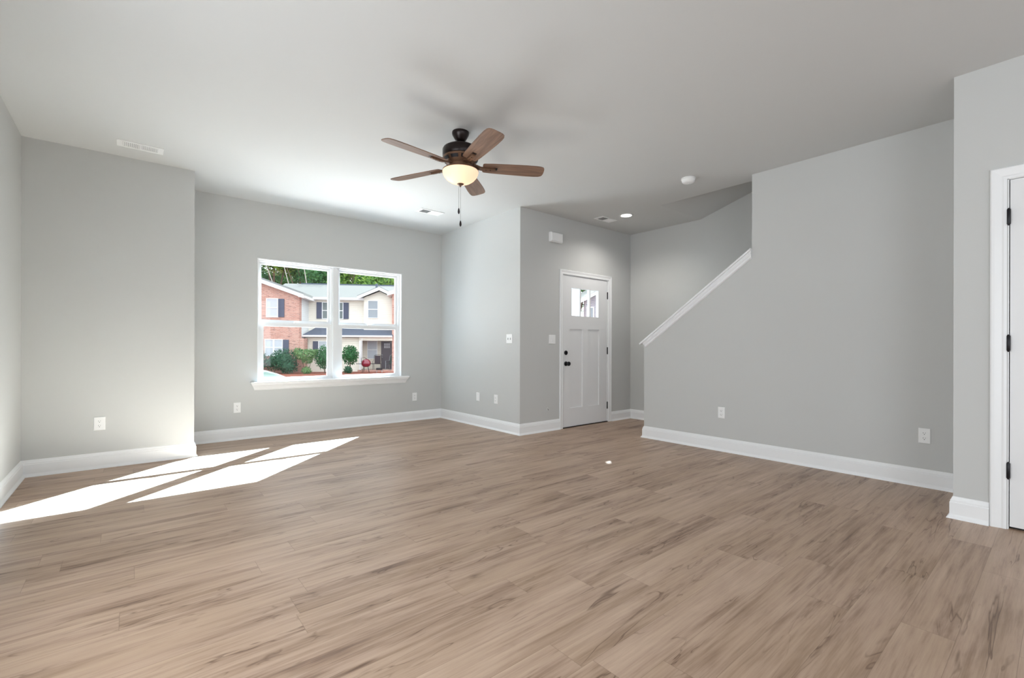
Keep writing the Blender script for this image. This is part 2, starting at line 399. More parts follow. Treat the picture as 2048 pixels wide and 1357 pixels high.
baseboard('baseboard_entry', [(XC, YK-.4), (XC, YC), (5.309, YC)])
baseboard('baseboard_knee', [(XR, YJ), (XR, YK), (XR+.13, YK)])
baseboard('baseboard_right', [(XR2, .302), (XR2, YJ), (XR, YJ)])

# ------------------------------------------------------------------ sloped cap on the knee wall
sl = Vector((0, -1, .727)).normalized(); nn = Vector((0, .727, 1)).normalized()
A0 = Vector((0, YK, 1.115)); A1 = Vector((0, YK2, 2.005))
def cap_piece(prof, lo_ext, name, parent):
    """prof: (x, n) ; lower end square to the slope, upper end plumb at YK2"""
    r0, r1 = [], []
    for x, n in prof:
        p = A0 - sl*lo_ext + nn*n; r0.append((x, p.y, p.z))
        q = A0 + nn*n; t = (q.y - (YK2+.002)) / -sl.y; q = q + sl*t; r1.append((x, q.y, q.z))
    return MB().loft([r0, r1]).build(name, 'trim', parent)
cap = empty('trim_1'); struct(cap, 'white sloped cap moulding on the stair knee wall')
xr, xb = XR, XR+.13
cap_piece([(xr-.038, .0), (xb+.038, 0), (xb+.038, .014), (xb+.032, .02), (xr-.032, .02), (xr-.038, .014)], .045, 'cap_board', cap)
cap_piece([(xr+.001, 0), (xr-.018, 0), (xr-.018, -.010), (xr-.024, -.016), (xr-.024, -.024), (xr-.014, -.034), (xr-.014, -.042), (xr-.019, -.047), (xr-.019, -.053), (xr-.008, -.060), (xr+.001, -.062)], .012, 'moulding', cap)
cap_piece([(xb-.001, 0), (xb+.026, 0), (xb+.019, -.014), (xb+.011, -.034), (xb+.007, -.052), (xb+.007, -.060), (xb-.001, -.062)], .012, 'moulding', cap)

# ------------------------------------------------------------------ front windows
b = MB()   # jamb lining
b.box(WX0, WX1, YB-.006, YB+.045, WZ1-.012, WZ1); b.box(WX0, WX0+.012, YB-.006, YB+.045, WZ0, WZ1-.012); b.box(WX1-.012, WX1, YB-.006, YB+.045, WZ0, WZ1-.012)
struct(b.build('trim_2', 'trim'), 'white jamb lining around the front window')
b = MB(); b.box(2.003, 2.062, YB+.028, YB+.13, WZ0+.0, WZ1-.012)
struct(b.build('trim_3', 'vinyl'), 'white mullion between the two window units')
# stool and mitred apron
b = MB()
b.box(1.058, 3.040, YB-.062, YB, WZ0-.014, WZ0+.008, .004); b.box(WX0+.001, WX1-.001, YB-.001, YB+.045, WZ0-.01, WZ0+.008)
st = struct(b.build('trim_4', 'trim'), 'white window stool with a crown apron below it')
rings = []
for off, z, ins in ((.052, .626, .0), (.050, .612, .004), (.036, .596, .014), (.024, .578, .024), (.020, .566, .028), (.012, .556, .032), (.012, .551, .032)):
    rings.append([(1.066+ins, YB-off, z), (3.032-ins, YB-off, z), (3.032-ins, YB, z), (1.066+ins, YB, z)])
MB().loft(rings).build('apron', 'trim', st)
def window_unit(name, x0, x1, label):
    w_ = empty(name, (0, 0, 0)); struct(w_, label)
    z0, z1 = WZ0+.008, WZ1-.012; y0, y1 = YB+.040, YB+.13
    b = MB(); f = .018
    b.box(x0, x0+f, y0, y1, z0, z1); b.box(x1-f, x1, y0, y1, z0, z1); b.box(x0+f, x1-f, y0, y1, z1-f, z1); b.box(x0+f, x1-f, y0, y1, z0, z0+.012)
    b.build('window_frame', 'vinyl', w_)
    def sash(sx0, sx1, sz0, sz1, ya, yb, st_, rt, rb):
        b = MB()
        b.box(sx0, sx0+st_, ya, yb, sz0, sz1); b.box(sx1-st_, sx1, ya, yb, sz0, sz1)
        b.box(sx0+st_, sx1-st_, ya, yb, sz1-rt, sz1); b.box(sx0+st_, sx1-st_, ya, yb, sz0, sz0+rb)
        s_ = b.build('sash', 'vinyl', w_)
        ym = (ya+yb)/2
        MB().box(sx0+st_, sx1-st_, ym-.002, ym+.002, sz0+rb, sz1-rt).build('glass', 'glass', s_)
        return s_
    sash(x0+f, x1-f, 1.340, z1-f, YB+.082, YB+.112, .028, .026, .037)
    s2 = sash(x0+f, x1-f, z0+.012, 1.345, YB+.046, YB+.078, .046, .046, .026)
    xm = (x0+x1)/2
    MB().box(xm-.03, xm+.03, YB+.040, YB+.07, 1.345, 1.358, .003).build('sash_lock', 'plastic', s2)
window_unit('window_1', WX0+.012, 2.003, 'left white double-hung window unit')
window_unit('window_2', 2.062, WX1-.012, 'right white double-hung window unit')

# ------------------------------------------------------------------ front door
def casing(name, u0, u1, ztop, w_, put, label):
    """colonial casing: stepped profile. put(u, off, z) -> xyz ; u0,u1 inner edges"""
    prof = [(0, 0), (0, .009), (.012, .012), (.02, .009), (.034, .013), (.050, .017), (w_-.006, .018), (w_, .013), (w_, 0)]
    b = MB()
    r = [[put(u0-a, o, 0) for a, o in prof], [put(u0-a, o, ztop+a) for a, o in prof], [put(u1+a, o, ztop+a) for a, o in prof], [put(u1+a, o, 0) for a, o in prof]]
    b.loft(r)
    return struct(b.build(name, 'trim'), label)
casing('trim_5', DX0+.004, DX1-.004, DZ-.004, .057, lambda u, o, z: (u, YC-o, z), 'white casing around the front door')
d = empty('door_1'); struct(d, 'white front door with three lites and two tall panels')
LX0, LX1 = DX0+.008, DX1-.028
b = MB()  # jamb
b.box(DX0, DX0+.007, YC, YC+.13, 0, DZ); b.box(DX1-.026, DX1, YC, YC+.13, 0, DZ); b.box(DX0+.007, DX1-.026, YC, YC+.13, DZ-.007, DZ)
b.build('door_jamb', 'trim', d)
b = MB(); b.box(DX0+.007, DX1-.026, YC-.01, YC+.13, 0, .010); b.build('threshold', 'bronze', d)
# leaf as a grid of stiles, rails and recessed panels
ly0, ly1 = YC+.006, YC+.050; LT = 2.000; LB = .012
l = [4.492, 4.656, 4.678, 4.852, 4.874, 5.036]
b = MB()
def leafbox(x0, x1, z0, z1, dy=0): b.box(x0, x1, ly0+dy, ly1, z0, z1)
leafbox(LX0, LX1, 1.845, LT); leafbox(LX0, l[0]-.0, 1.475, 1.845); leafbox(l[5], LX1, 1.475, 1.845)
leafbox(LX0, LX1, 1.300, 1.475); leafbox(LX0, 4.465, .254, 1.300); leafbox(4.710, 4.820, .254, 1.300); leafbox(5.055, LX1, .254, 1.300)
leafbox(LX0, LX1, LB, .254); leafbox(4.465, 4.710, .254, 1.300, .012); leafbox(4.820, 5.055, .254, 1.300, .012)
leaf = b.build('door_leaf', 'door', d)
b = MB()
b.box(l[1], l[2], ly0+.004, ly1, 1.475, 1.845); b.box(l[3], l[4], ly0+.004, ly1, 1.475, 1.845)
b.build('muntin', 'door', leaf)
for i in (0, 2, 4): MB().box(l[i], l[i+1], ly1-.014, ly1-.010, 1.475, 1.845).build('glass', 'glass', leaf)
for z in (1.791, 1.009, .234):
    b = MB(); b.lathe([(.0001, z-.052), (.005, z-.050), (.0075, z-.046), (.0075, z+.046), (.005, z+.050), (.0001, z+.052)], (LX1+.003, ly0-.006), 12)
    b.box(LX1-.002, LX1+.016, ly0-.003, ly0+.002, z-.045, z+.045); b.build('hinge', 'black', d, True)
def yrot(b, prof, x, z, y):
    """lathe with axis along -Y, prof: (r, dist from face)"""
    rings = [[(x+r*math.cos(2*math.pi*i/24), y-dd, z+r*math.sin(2*math.pi*i/24)) for i in range(24)] for r, dd in prof]
    b.loft(rings); return b
yrot(MB(), [(.031, 0), (.031, .006), (.026, .012), (.012, .014), (.011, .030), (.018, .036), (.027, .045), (.029, .056), (.024, .066), (.010, .070)], LX0+.062, .842, ly0).build('door_knob', 'black', d, True)
yrot(MB(), [(.030, 0), (.030, .008), (.024, .014), (.008, .015)], LX0+.062, .985, ly0).box(LX0+.058, LX0+.066, ly0-.03, ly0-.012, .972, .998).build('deadbolt', 'black', d, True)

# ------------------------------------------------------------------ closet door at the right
casing('trim_6', CY0+.004, CY1-.004+.008, CZ-.002, .068, lambda u, o, z: (XR2-o, u, z), 'white casing around the closet door')
d2 = empty('door_2'); struct(d2, 'white flush closet door with three black hinges at the right edge')
b = MB(); b.box(XR2, XR2+.12, CY0, CY0+.008, 0, CZ); b.box(XR2, XR2+.12, CY1-.004, CY1, 0, CZ); b.box(XR2, XR2+.12, CY0, CY1, CZ-.006, CZ); b.build('door_jamb', 'trim', d2)
MB().box(XR2+.004, XR2+.04, CY0+.011, CY1-.008, .016, CZ-.009).build('door_leaf', 'door', d2)
for z in (1.822, 1.085, .342):
    b = MB(); b.lathe([(.0001, z-.052), (.004, z-.049), (.0085, z-.042), (.0085, z+.042), (.004, z+.049), (.0001, z+.052)], (XR2-.008, CY1-.003), 14)
    b.build('hinge', 'black', d2, True)
MB().box(XR2+.035, XR2+.5, CY0-.1, CY1+.05, 0.0005, .002).build('threshold', 'slot', d2)  # dark sheet on the closet floor, paints the shade under the door
struct(MB().box(XR2+.7, XR2+.72, -1.5, YJ-.12, 0, H).build('wall_closet', 'wall'))

# ------------------------------------------------------------------ small electrical things
def plate_at(name, loc, rz, kind, label, cat, group=None, wide=.070):
    """local frame: x along the wall, -y out of the wall, z up"""
    t = empty(name, loc, rz); tag(t, label, cat, group)
    h = .114
    rings = []
    for ins, off in ((0, 0), (0, .0035), (.004, .006)):
        x0, x1, z0, z1 = -wide/2+ins, wide/2-ins, -h/2+ins, h/2-ins
        rings.append([(x0, -off, z0), (x1, -off, z0), (x1, -off, z1), (x0, -off, z1)])
    MB().loft(rings).build('cover_plate', 'plastic', t)
    if kind == 'outlet':
        for zc in (-.0195, .0195):
            pts = []
            for i in range(20):
                a = 2*math.pi*i/20; pts.append((.0172*math.cos(a), zc + max(-.0135, min(.0135, .0172*math.sin(a)))))
            rc = MB().prism(pts, 'y', -.0085, -.005).build('receptacle', 'plastic', t)
            b = MB(); b.box(-.0075, -.0055, -.0092, -.0084, zc-.001, zc+.008); b.box(.0055, .0073, -.0092, -.0084, zc, zc+.007)
            b.prism([(.0028*math.cos(a/8*2*math.pi), zc-.0075+.0028*math.sin(a/8*2*math.pi)) for a in range(8)], 'y', -.0092, -.0084)
            b.build('slot', 'slot', rc)
        MB().prism([(.0028*math.cos(a/8*2*math.pi), .0028*math.sin(a/8*2*math.pi)) for a in range(8)], 'y', -.0070, -.005).build('screw', 'plastic', t)
    if kind == 'switch2':
        for xc in (-.023, .023):
            tg = MB().box(xc-.005, xc+.005, -.0075, -.005, -.012, .012).build('switch_slot', 'gray', t)
            MB().prism([(-.006, -.002), (-.017, .006), (-.017, .011), (-.006, .008)], 'x', xc-.0035, xc+.0035).build('toggle', 'plastic', tg)
    if kind == 'rocker2':
        for xc in (-.023, .023):
            MB().prism([(-.005, -.033), (-.010, -.031), (-.0065, 0), (-.0065, .033), (-.005, .033)], 'x', xc-.0165, xc+.0165).build('rocker', 'plastic', t)
    return t
E_ = .0005
plate_at('wall_outlet', (-.207, YA-E_, .386), 0, 'outlet', 'white duplex outlet on the chase wall, left of the sunlit floor', 'outlet', wide=.076)
plate_at('wall_outlet', (.929, YB-E_, .363), 0, 'outlet', 'white outlet below the left end of the window', 'outlet')
plate_at('wall_outlet', (3.149, YB-E_, .340), 0, 'outlet', 'white outlet on the window wall, right of the window near the corner', 'outlet')
plate_at('wall_plate', (XB-E_, 5.051, .391), R(-90), 'blank', 'white blank low wall plate, nearer the window-side corner', 'wall plate')
plate_at('wall_outlet', (XB-E_, 4.656, .392), R(-90), 'outlet', 'white low outlet nearer the outside corner by the entry', 'outlet')
plate_at('wall_outlet', (XR-E_, 2.263, .391), R(-90), 'outlet', 'white outlet on the stair wall, farther from the closet', 'outlet')
plate_at('wall_outlet', (XR-E_, .700, .388), R(-90), 'outlet', 'white outlet on the stair wall beside the closet corner', 'outlet')
plate_at('light_switch', (XB-E_, 4.387, 1.160), R(-90), 'switch2', 'white double toggle switch on the wall left of the entry corner', 'light switch', wide=.116)
plate_at('light_switch', (4.124, YC-E_, 1.158), 0, 'rocker2', 'white double switch plate just left of the front door', 'light switch', wide=.116)
# door chime
t = empty('door_chime', (4.170, YC-E_, 2.454)); tag(t, 'white door chime box high on the wall above the front door', 'door chime')
rings = []
for y, s, zl in ((0, .0, 0), (-.034, .0, 0), (-.046, .006, .004), (-.05, .014, .012)):
    rings.append([(-.105+s, y, -.056+zl), (.105-s, y, -.056+zl), (.105-s, y, .058-s), (-.105+s, y, .058-s)])
MB().loft(rings).build('cover', 'plastic', t)
MB().box(-.098, .098, -.040, -.002, -.064, -.057).build('base_grille', 'plastic', t)
# cable stub low on entry wall
t = empty('cable_stub', (4.044, YC-E_, .272)); tag(t, 'small grey cable stub low on the wall beside the front door', 'cable')
MB().box(-.008, .008, -.004, 0, -.006, .022, .001).build('clip', 'plastic', t)
MB().tube([(0, -.003, .01), (0, -.012, .004), (.004, -.016, -.008)], .004, 8).build('wire_end', 'gray', t, True)

# ------------------------------------------------------------------ ceiling vents, detector, downlight
def vent(x0, x1, y0, y1, label):
    """register with two banks of curved fins; long side along X"""
    t = empty('ceiling_vent', ((x0+x1)/2, (y0+y1)/2, H)); tag(t, label, 'vent', None)
    w2, l2 = (y1-y0)/2, (x1-x0)/2; rim = .026; mid = .007; e = .038
    b = MB()
    b.box(-l2, l2, -w2, -w2+rim, -.006, 0, .0015); b.box(-l2, l2, w2-rim, w2, -.006, 0, .0015)
    b.box(-l2, -l2+e, -w2+rim-.001, w2-rim+.001, -.006, 0); b.box(l2-e, l2, -w2+rim-.001, w2-rim+.001, -.006, 0)
    b.box(-mid, mid, -w2+rim-.001, w2-rim+.001, -.006, 0)
    b.build('frame', 'plastic', t)
    MB().box(-l2+e, l2-e, -w2+rim, w2-rim, -.0012, -.0006).build('duct_opening', 'gray', t)
    n = 9
    for side in (-1, 1):
        a0 = -l2+e if side < 0 else mid; a1 = -mid if side < 0 else l2-e
        for k in range(n):
            xc = a0 + (k+.5)*(a1-a0)/n
            dx = .0045*side
            b = MB(); b.prism([(xc-dx-.0008, -.001), (xc+dx-.0008, -.0075), (xc+dx+.0008, -.0075), (xc-dx+.0008, -.001)], 'y', -w2+rim, w2-rim)
            b.build('fin', 'plastic', t)
    return t
vent(-.092, .216, 4.920, 5.070, 'white ceiling vent nearest the left wall')
vent(2.707, 3.030, 4.995, 5.160, 'white ceiling vent in front of the window wall, right of the fan chain')
vent(4.650, 4.955, 3.805, 3.955, 'white ceiling vent in the entry, beside the recessed light')
t = empty('smoke_detector', (4.272, 2.418, H)); tag(t, 'round white smoke detector on the ceiling near the stair opening', 'smoke detector')
MB().lathe([(.068, 0), (.070, -.004), (.070, -.010), (.062, -.012)], seg=40).build('mounting_base', 'plastic', t, True)
MB().lathe([(.062, -.011), (.064, -.016), (.060, -.034), (.050, -.044), (.030, -.049), (.001, -.050)], seg=40).build('cover', 'plastic', t, True)
MB().lathe([(.008, -.047), (.008, -.052), (.001, -.053)], (.012, 0), 16).build('test_button', 'plastic', t, True)
t = empty('recessed_light', (4.862, 3.600, H)); tag(t, 'lit round recessed light in the entry ceiling', 'ceiling light')
MB().lathe([(.088, 0), (.088, -.004), (.080, -.007), (.066, -.004), (.064, .0)], seg=40, cap=False).build('trim_ring', 'plastic', t, True)
MB().lathe([(.066, -.0005), (.066, -.004), (.001, -.005)], seg=40).build('lens', 'led', t, True)
l_ = light('recessed_lamp', 'SPOT', (4.862, 3.600, H-.02), (0, 0, -1), 40, (1, .97, .92), spot_size=R(150), spot_blend=0.8, shadow_soft_size=0.06)

# ------------------------------------------------------------------ ceiling fan
FX, FY = 1.99, 3.045
fan = empty('ceiling_fan', (FX, FY, H)); tag(fan, 'bronze ceiling fan with five brown wood blades and a lit glass bowl', 'ceiling fan')
MB().lathe([(.066, 0), (.067, -.010), (.064, -.024), (.052, -.045), (.043, -.060), (.036, -.070), (.026, -.074), (.012, -.075)], seg=40).build('canopy', 'bronze', fan, True)
MB().lathe([(.0115, -.070), (.0115, -.118)], seg=20).lathe([(.019, -.100), (.021, -.104), (.021, -.116)], seg=20).build('downrod', 'bronze', fan, True)
mot = MB().lathe([(.020, -.112), (.080, -.114), (.118, -.120), (.133, -.129), (.140, -.142), (.140, -.188), (.136, -.194), (.136, -.199), (.128, -.202)], seg=56).build('motor_housing', 'bronze', fan, True)
b = MB().lathe([(.128, -.200), (.139, -.203), (.139, -.212), (.128, -.226), (.112, -.246), (.100, -.256), (.094, -.262)], seg=56)
b.build('lower_housing', 'bronze_lit', fan, True)
for k in range(10):   # vent slots between the housings
    a = 2*math.pi*k/10
    b = MB(); r0 = .1185
    pts = []
    for s_ in range(7):
        aa = a + (s_-3)*.075; pts.append(aa)
    ring_o = [(.1335*math.cos(x), .1335*math.sin(x), -.217) for x in pts]; ring_i = [(.1195*math.cos(x), .1195*math.sin(x), -.2375) for x in pts]
    ring_o2 = [(.1365*math.cos(x), .1365*math.sin(x), -.219) for x in pts]; ring_i2 = [(.1225*math.cos(x), .1225*math.sin(x), -.2395) for x in pts]
    b.loft([ring_o, ring_o2, ring_i2, ring_i, ring_o], close=False, cap=False)
    b.build('vent_slot', 'black', mot, False)
MB().lathe([(.094, -.258), (.096, -.270), (.096, -.284), (.118, -.292), (.140, -.300), (.1405, -.306), (.136, -.308)], seg=56).build('light_plate', 'bronze_lit', fan, True)
ZR = -.306
bowl = MB().lathe([(.139, ZR), (.1405, ZR-.008), (.137, ZR-.022), (.128, ZR-.042), (.110, ZR-.064), (.082, ZR-.083), (.050, ZR-.096), (.020, ZR-.101), (.001, ZR-.102)], seg=56, cap=False).build('glass_bowl', 'bowl', fan, True, angle=80)
MB().lathe([(.028, ZR-.095), (.028, ZR-.100), (.020, ZR-.106), (.008, ZR-.110), (.006, ZR-.120), (.001, ZR-.125)], seg=24).build('finial', 'bronze_lit', fan, True)
lamp = bpy.data.lights.new('fan_bulb', 'POINT'); lamp.energy = 0.22; lamp.color = (1, .74, .45); lamp.shadow_soft_size = .022
for ang in (20, 200):
    o = bpy.data.objects.new('fan_bulb', lamp); C.objects.link(o); o.location = (FX+.055*math.cos(R(ang)), FY+.055*math.sin(R(ang)), H+ZR-.030)
# blade outline (local x = outward)
def blade_outline():
    top = [(.175, .046), (.185, .056), (.25, .062), (.38, .068), (.52, .072), (.60, .071), (.635, .067), (.655, .058), (.664, .044), (.668, .02)]
    return top + [(x, -y) for x, y in reversed(top)]
ZB = -.268
for k in range(5):
    a = R(42 + 72*k)
    br = empty('blade_assembly', (0, 0, ZB), a, fan) if False else None
    rot = Matrix.Rotation(a, 4, 'Z') @ Matrix.Rotation(R(-12), 4, 'X')
    b = MB(); b.prism(blade_outline(), 'z', -.003, .003)
    bl = b.build('blade', 'wood', fan); bl.matrix_local = Matrix.Translation((0, 0, ZB)) @ rot
    # blade iron: arm from the flywheel out, then a bracket under the blade
    b = MB()
    rings = []
    for x, hw, z0, z1 in ((.085, .020, .004, .018), (.125, .022, -.002, .012), (.160, .020, -.012, -.002), (.200, .016, -.016, -.0035), (.270, .0125, -.016, -.0035), (.276, .012, -.014, -.0035)):
        rings.append([(x, -hw, z0), (x, hw, z0), (x, hw, z1), (x, -hw, z1)])
    b.loft(rings); iron = b.build('blade_iron', 'bronze_lit', fan); iron.matrix_local = Matrix.Translation((0, 0, ZB)) @ rot
    b = MB(); b.box(.262, .292, -.0155, .0155, -.0045, -.003); s_ = b.build('slot', 'black', iron)
    for x in (.2, .235): MB().lathe([(.004, -.0185), (.004, -.015), (.001, -.014)], (x, 0), 10).build('screw', 'bronze', iron)
# pull chains
def chain(x, y, zb, zend, name='pull_chain'):
    b = MB(); n = int((zb-zend)/.012)
    b.tube([(x, y, zb), (x, y, zend)], .0009, 6)
    for i in range(n):
        z = zb-(i+.5)*(zb-zend)/n
        b.lathe([(.0004, z+.0018), (.0019, z), (.0004, z-.0018)], (x, y), 6)
    c_ = b.build(name, 'chain', fan)
    MB().lathe([(.002, zend), (.005, zend-.006), (.0085, zend-.024), (.0085, zend-.034), (.005, zend-.044), (.001, zend-.047)], (x, y), 16).build('fob', 'bronze', c_, True)
cR = Vector((math.cos(YAW), -math.sin(YAW)))
chain(-.0125*cR.x-.0, .0125*.637, ZR-.100, -.594)
chain(.004, .004, ZR-.122, -.691)

# ================================================================== outside
GZ = -.65
O = Vector((12.097, 32.821)); RZ = R(-30.6)
Uv = Vector((math.cos(RZ), math.sin(RZ))); Vv = Vector((-math.sin(RZ), math.cos(RZ)))
def W(u, v, z=0): p = O + Uv*u + Vv*v; return (p.x, p.y, z)
# ground: asphalt parking rising to a mulched bank
b = MB()
prof = [(-33, -1.0), (-11, -1.0), (-5.5, GZ), (60, GZ)]
def ground_part(name, mat, i0, i1, u0, u1, zo=0, label=None):
    b = MB(); rings = []
    for v, z in prof[i0:i1+1]:
        rings.append([W(u0, v, z+zo), W(u1, v, z+zo), W(u1, v, z-1+zo), W(u0, v, z-1+zo)])
    b.loft(rings); return struct(b.build(name, mat), label)
ground_part('parking_lot', 'asphalt', 0, 1, -70, 70, 0, 'grey asphalt parking area outside')
ground_part('mulch_bank', 'mulch', 1, 3, -70, 70, 0, 'red-brown mulch bed in front of the townhouses')

th = empty('townhouse', W(0, 0, 0), RZ); tag(th, 'two-storey townhouse across the lot with brick wing, cream siding and pale roof', 'building')
def hb(name, mat, parent=th, boxes=(), prisms=(), smooth=False):
    b = MB()
    for x in boxes: b.box(*x)
    for x in prisms: b.prism(*x)
    return b.build(name, mat, parent, smooth)
EZ = 4.50
# brick wing (gable end towards us)
WU0, WU1, WV = -11.6, -2.78, -2.3
um = (WU0+WU1)/2
gs = .36
apex = EZ + (WU1-um)*gs
hb('brick_wing', 'brick', prisms=[([(WU0, GZ-.4), (WU1, GZ-.4), (WU1, EZ), (um, apex), (WU0, EZ)], 'y', WV, WV+.25)], boxes=[(WU1-.24, WU1, WV+.25, WV+.50, GZ-.4, EZ)])
hb('brick_pier', 'brick', boxes=[(WU1, WU1+.28, WV+.02, WV+.9, GZ-.4, 1.62)])
hb('wing_side_wall', 'siding_w', boxes=[(WU1-.2, WU1-.02, WV+.5, 0.1, GZ-.4, EZ)])
# wing roof + rake boards
ov = .35
for s_ in (-1, 1):
    e0 = WU1+ov if s_ > 0 else WU0-ov
    ez = EZ - ov*gs
    b = MB(); b.prism([(e0, ez+.06), (um, apex+.06), (um, apex+.22), (e0, ez+.22)], 'y', WV-.32, 4.0); b.build('wing_roof', 'roof', th)
    b = MB(); b.prism([(e0, ez-.14), (um, apex-.14), (um, apex+.10), (e0, ez+.10)], 'y', WV-.36, WV-.30); b.build('rake_board', 'fascia', th)
hb('gutter', 'fascia', boxes=[(WU1+ov-.04, WU1+ov+.08, WV-.34, .0, EZ-.24, EZ-.10), (WU1, WU1+ov, WV-.3, 0, EZ-.20, EZ-.16)])
# main block
hb('siding_wall', 'siding', boxes=[(WU1-.1, 1.0, 0, .25, GZ-.4, EZ), (1.0, 3.12, -.0, .25, GZ-.4, EZ)])
b = MB(); b.prism([(-.45, EZ+.02), (4.0, 6.02), (8.4, EZ+.02), (8.4, EZ-.1), (4.0, 5.9), (-.45, EZ-.1)], 'x', -5.6, 12.0); b.build('main_roof', 'roof', th)
hb('roof_ridge', 'roof_d', boxes=[(-4.4, 12.0, 3.9, 4.1, 5.99, 6.07)])
hb('eave_fascia', 'fascia', boxes=[(WU1+.3, 1.1, -.47, -.40, EZ-.12, EZ+.05), (WU1, 1.1, -.45, 0, EZ-.12, EZ-.09)])
# right cross gable
gu0, gu1 = 1.04, 3.10; gm = 2.12; gtop = 5.02
hb('gable_wall', 'siding', prisms=[([(gu0, 2.0), (gu1, 2.0), (gu1, 4.56), (gm, gtop), (gu0, 4.56)], 'y', -.55, -.02)])
for e0, ez in ((.62, 4.40), (3.32, 4.50)):
    b = MB(); b.prism([(e0, ez+.16), (gm, gtop+.22), (gm, gtop+.32), (e0, ez+.26)], 'y', -.88, 2.2); b.build('gable_roof', 'roof', th)
    b = MB(); b.prism([(e0, ez), (gm, gtop+.04), (gm, gtop+.26), (e0, ez+.20)], 'y', -.93, -.86); b.build('rake_board', 'fascia', th)
# right brick wing
hb('right_brick_wing', 'brick', prisms=[([(3.06, GZ-.4), (9.5, GZ-.4), (9.5, EZ), (6.3, 5.7), (3.06, 4.72)], 'y', -1.4, .2)])
b = MB(); b.prism([(2.76, 4.60), (6.3, 5.74), (6.3, 5.98), (2.76, 4.86)], 'y', -1.75, 3.0); b.prism([(9.9, 4.50), (6.3, 5.74), (6.3, 5.98), (9.9, 4.76)], 'y', -1.75, 3.0); b.build('wing_roof', 'fascia', th)
# vent pipe on roof
hb('roof_vent', 'roof_d', boxes=[(1.35, 1.50, 3.1, 3.3, 5.5, 6.05), (1.10, 1.36, 3.1, 3.3, 5.55, 5.66)])
# lower storey, porch roof
hb('lower_wall', 'siding', boxes=[(-2.69, .86, -1.25, -1.0, GZ-.4, 1.7), (.62, .86, -1.0, 0, GZ-.4, 1.7)])
b = MB()
pr = [[(-2.82, -1.62, 1.84), (3.12, -1.62, 1.84), (3.12, 0, 2.50), (-2.20, 0, 2.50)], [(-2.82, -1.62, 1.78), (3.12, -1.62, 1.78), (3.12, 0, 1.78), (-2.82, 0, 1.78)]]
b.loft(pr); b.build('porch_roof', 'roof_d', th)
hb('porch_gutter', 'fascia', boxes=[(-2.86, 3.10, -1.72, -1.62, 1.75, 1.85), (-2.8, 3.10, -1.62, -1.0, 1.72, 1.77)])
hb('porch_beam', 'siding', boxes=[(.86, 3.08, -1.45, -1.25, 1.50, 1.74)])
hb('porch_column', 'fascia', boxes=[(.86, .99, -1.42, -1.26, -.52, 1.6)])
hb('downspout', 'fascia', boxes=[(1.02, 1.07, -1.46, -1.40, -.45, 1.66)])
hb('porch_slab', 'brick', boxes=[(.78, 3.3, -1.55, 0, GZ-.4, -.53)])
hb('brick_step', 'brick', boxes=[(.95, 3.3, -3.2, -1.55, GZ-.5, -.70)])
def hwin(u0, u1, z0, z1, v, pane, shutters=(), sw=.34, rail=True, split=False, blinds=False):
    b = MB(); f = .05
    b.box(u0-f, u0, v-.05, v+.02, z0-f, z1+f); b.box(u1, u1+f, v-.05, v+.02, z0-f, z1+f)
    b.box(u0, u1, v-.05, v+.02, z1, z1+f); b.box(u0, u1, v-.06, v+.02, z0-f, z0)
    zm = (z0+z1)/2
    b.box(u0, u1, v-.045, v+.02, zm-.025, zm+.025)
    if split: um_ = (u0+u1)/2; b.box(um_-.05, um_+.05, v-.05, v+.02, z0, z1)
    w_ = b.build('window_frame', 'fascia', th)
    MB().box(u0, u1, v-.02, v+.0, z0, z1).build('pane', pane, w_)
    for s_ in shutters:
        a = u0-f-sw if s_ < 0 else u1+f
        b = MB(); b.box(a, a+sw, v-.06, v, z0-.02, z1+.02); sh = b.build('shutter', 'shutter', th)
        b = MB(); b.box(a+.04, a+sw-.04, v-.07, v-.055, zm-.03, zm+.03); b.build('rail', 'shutter', sh)
hwin(-4.76, -4.12, 3.02, 4.17, WV, 'blind', (1,), .37)
hwin(-4.85, -3.83, .50, 1.50, WV, 'blind', (1,), .36, split=True)
hwin(-1.86, -.50, 3.08, 4.20, 0, 'pane', (-1, 1), .36, split=True)
hwin(1.34, 1.98, 3.14, 4.32, -.55, 'pane_b')
hwin(-1.80, -.75, .40, 1.42, -1.25, 'blind', (-1,), .34)
hwin(1.24, 1.86, .24, 1.48, 0, 'blind')
dr = hb('entry_door', 'door_n', boxes=[(2.17, 2.96, -.05, .02, -.52, 1.46)])
b = MB()
for i in range(3):
    for j in range(2): b.box(2.37+i*.145, 2.50+i*.145, -.065, -.045, .98+j*.18, 1.14+j*.18)
b.build('lite', 'blind', dr)
b = MB(); b.box(2.22, 2.27, -.10, -.05, .46, .51); b.box(2.22, 2.27, -.10, -.05, .30, .35); b.build('door_hardware', 'steel', dr)
hb('door_casing', 'siding', boxes=[(2.07, 2.16, -.06, .02, -.53, 1.55), (2.97, 3.05, -.06, .02, -.53, 1.55), (2.07, 3.05, -.06, .02, 1.47, 1.55)])

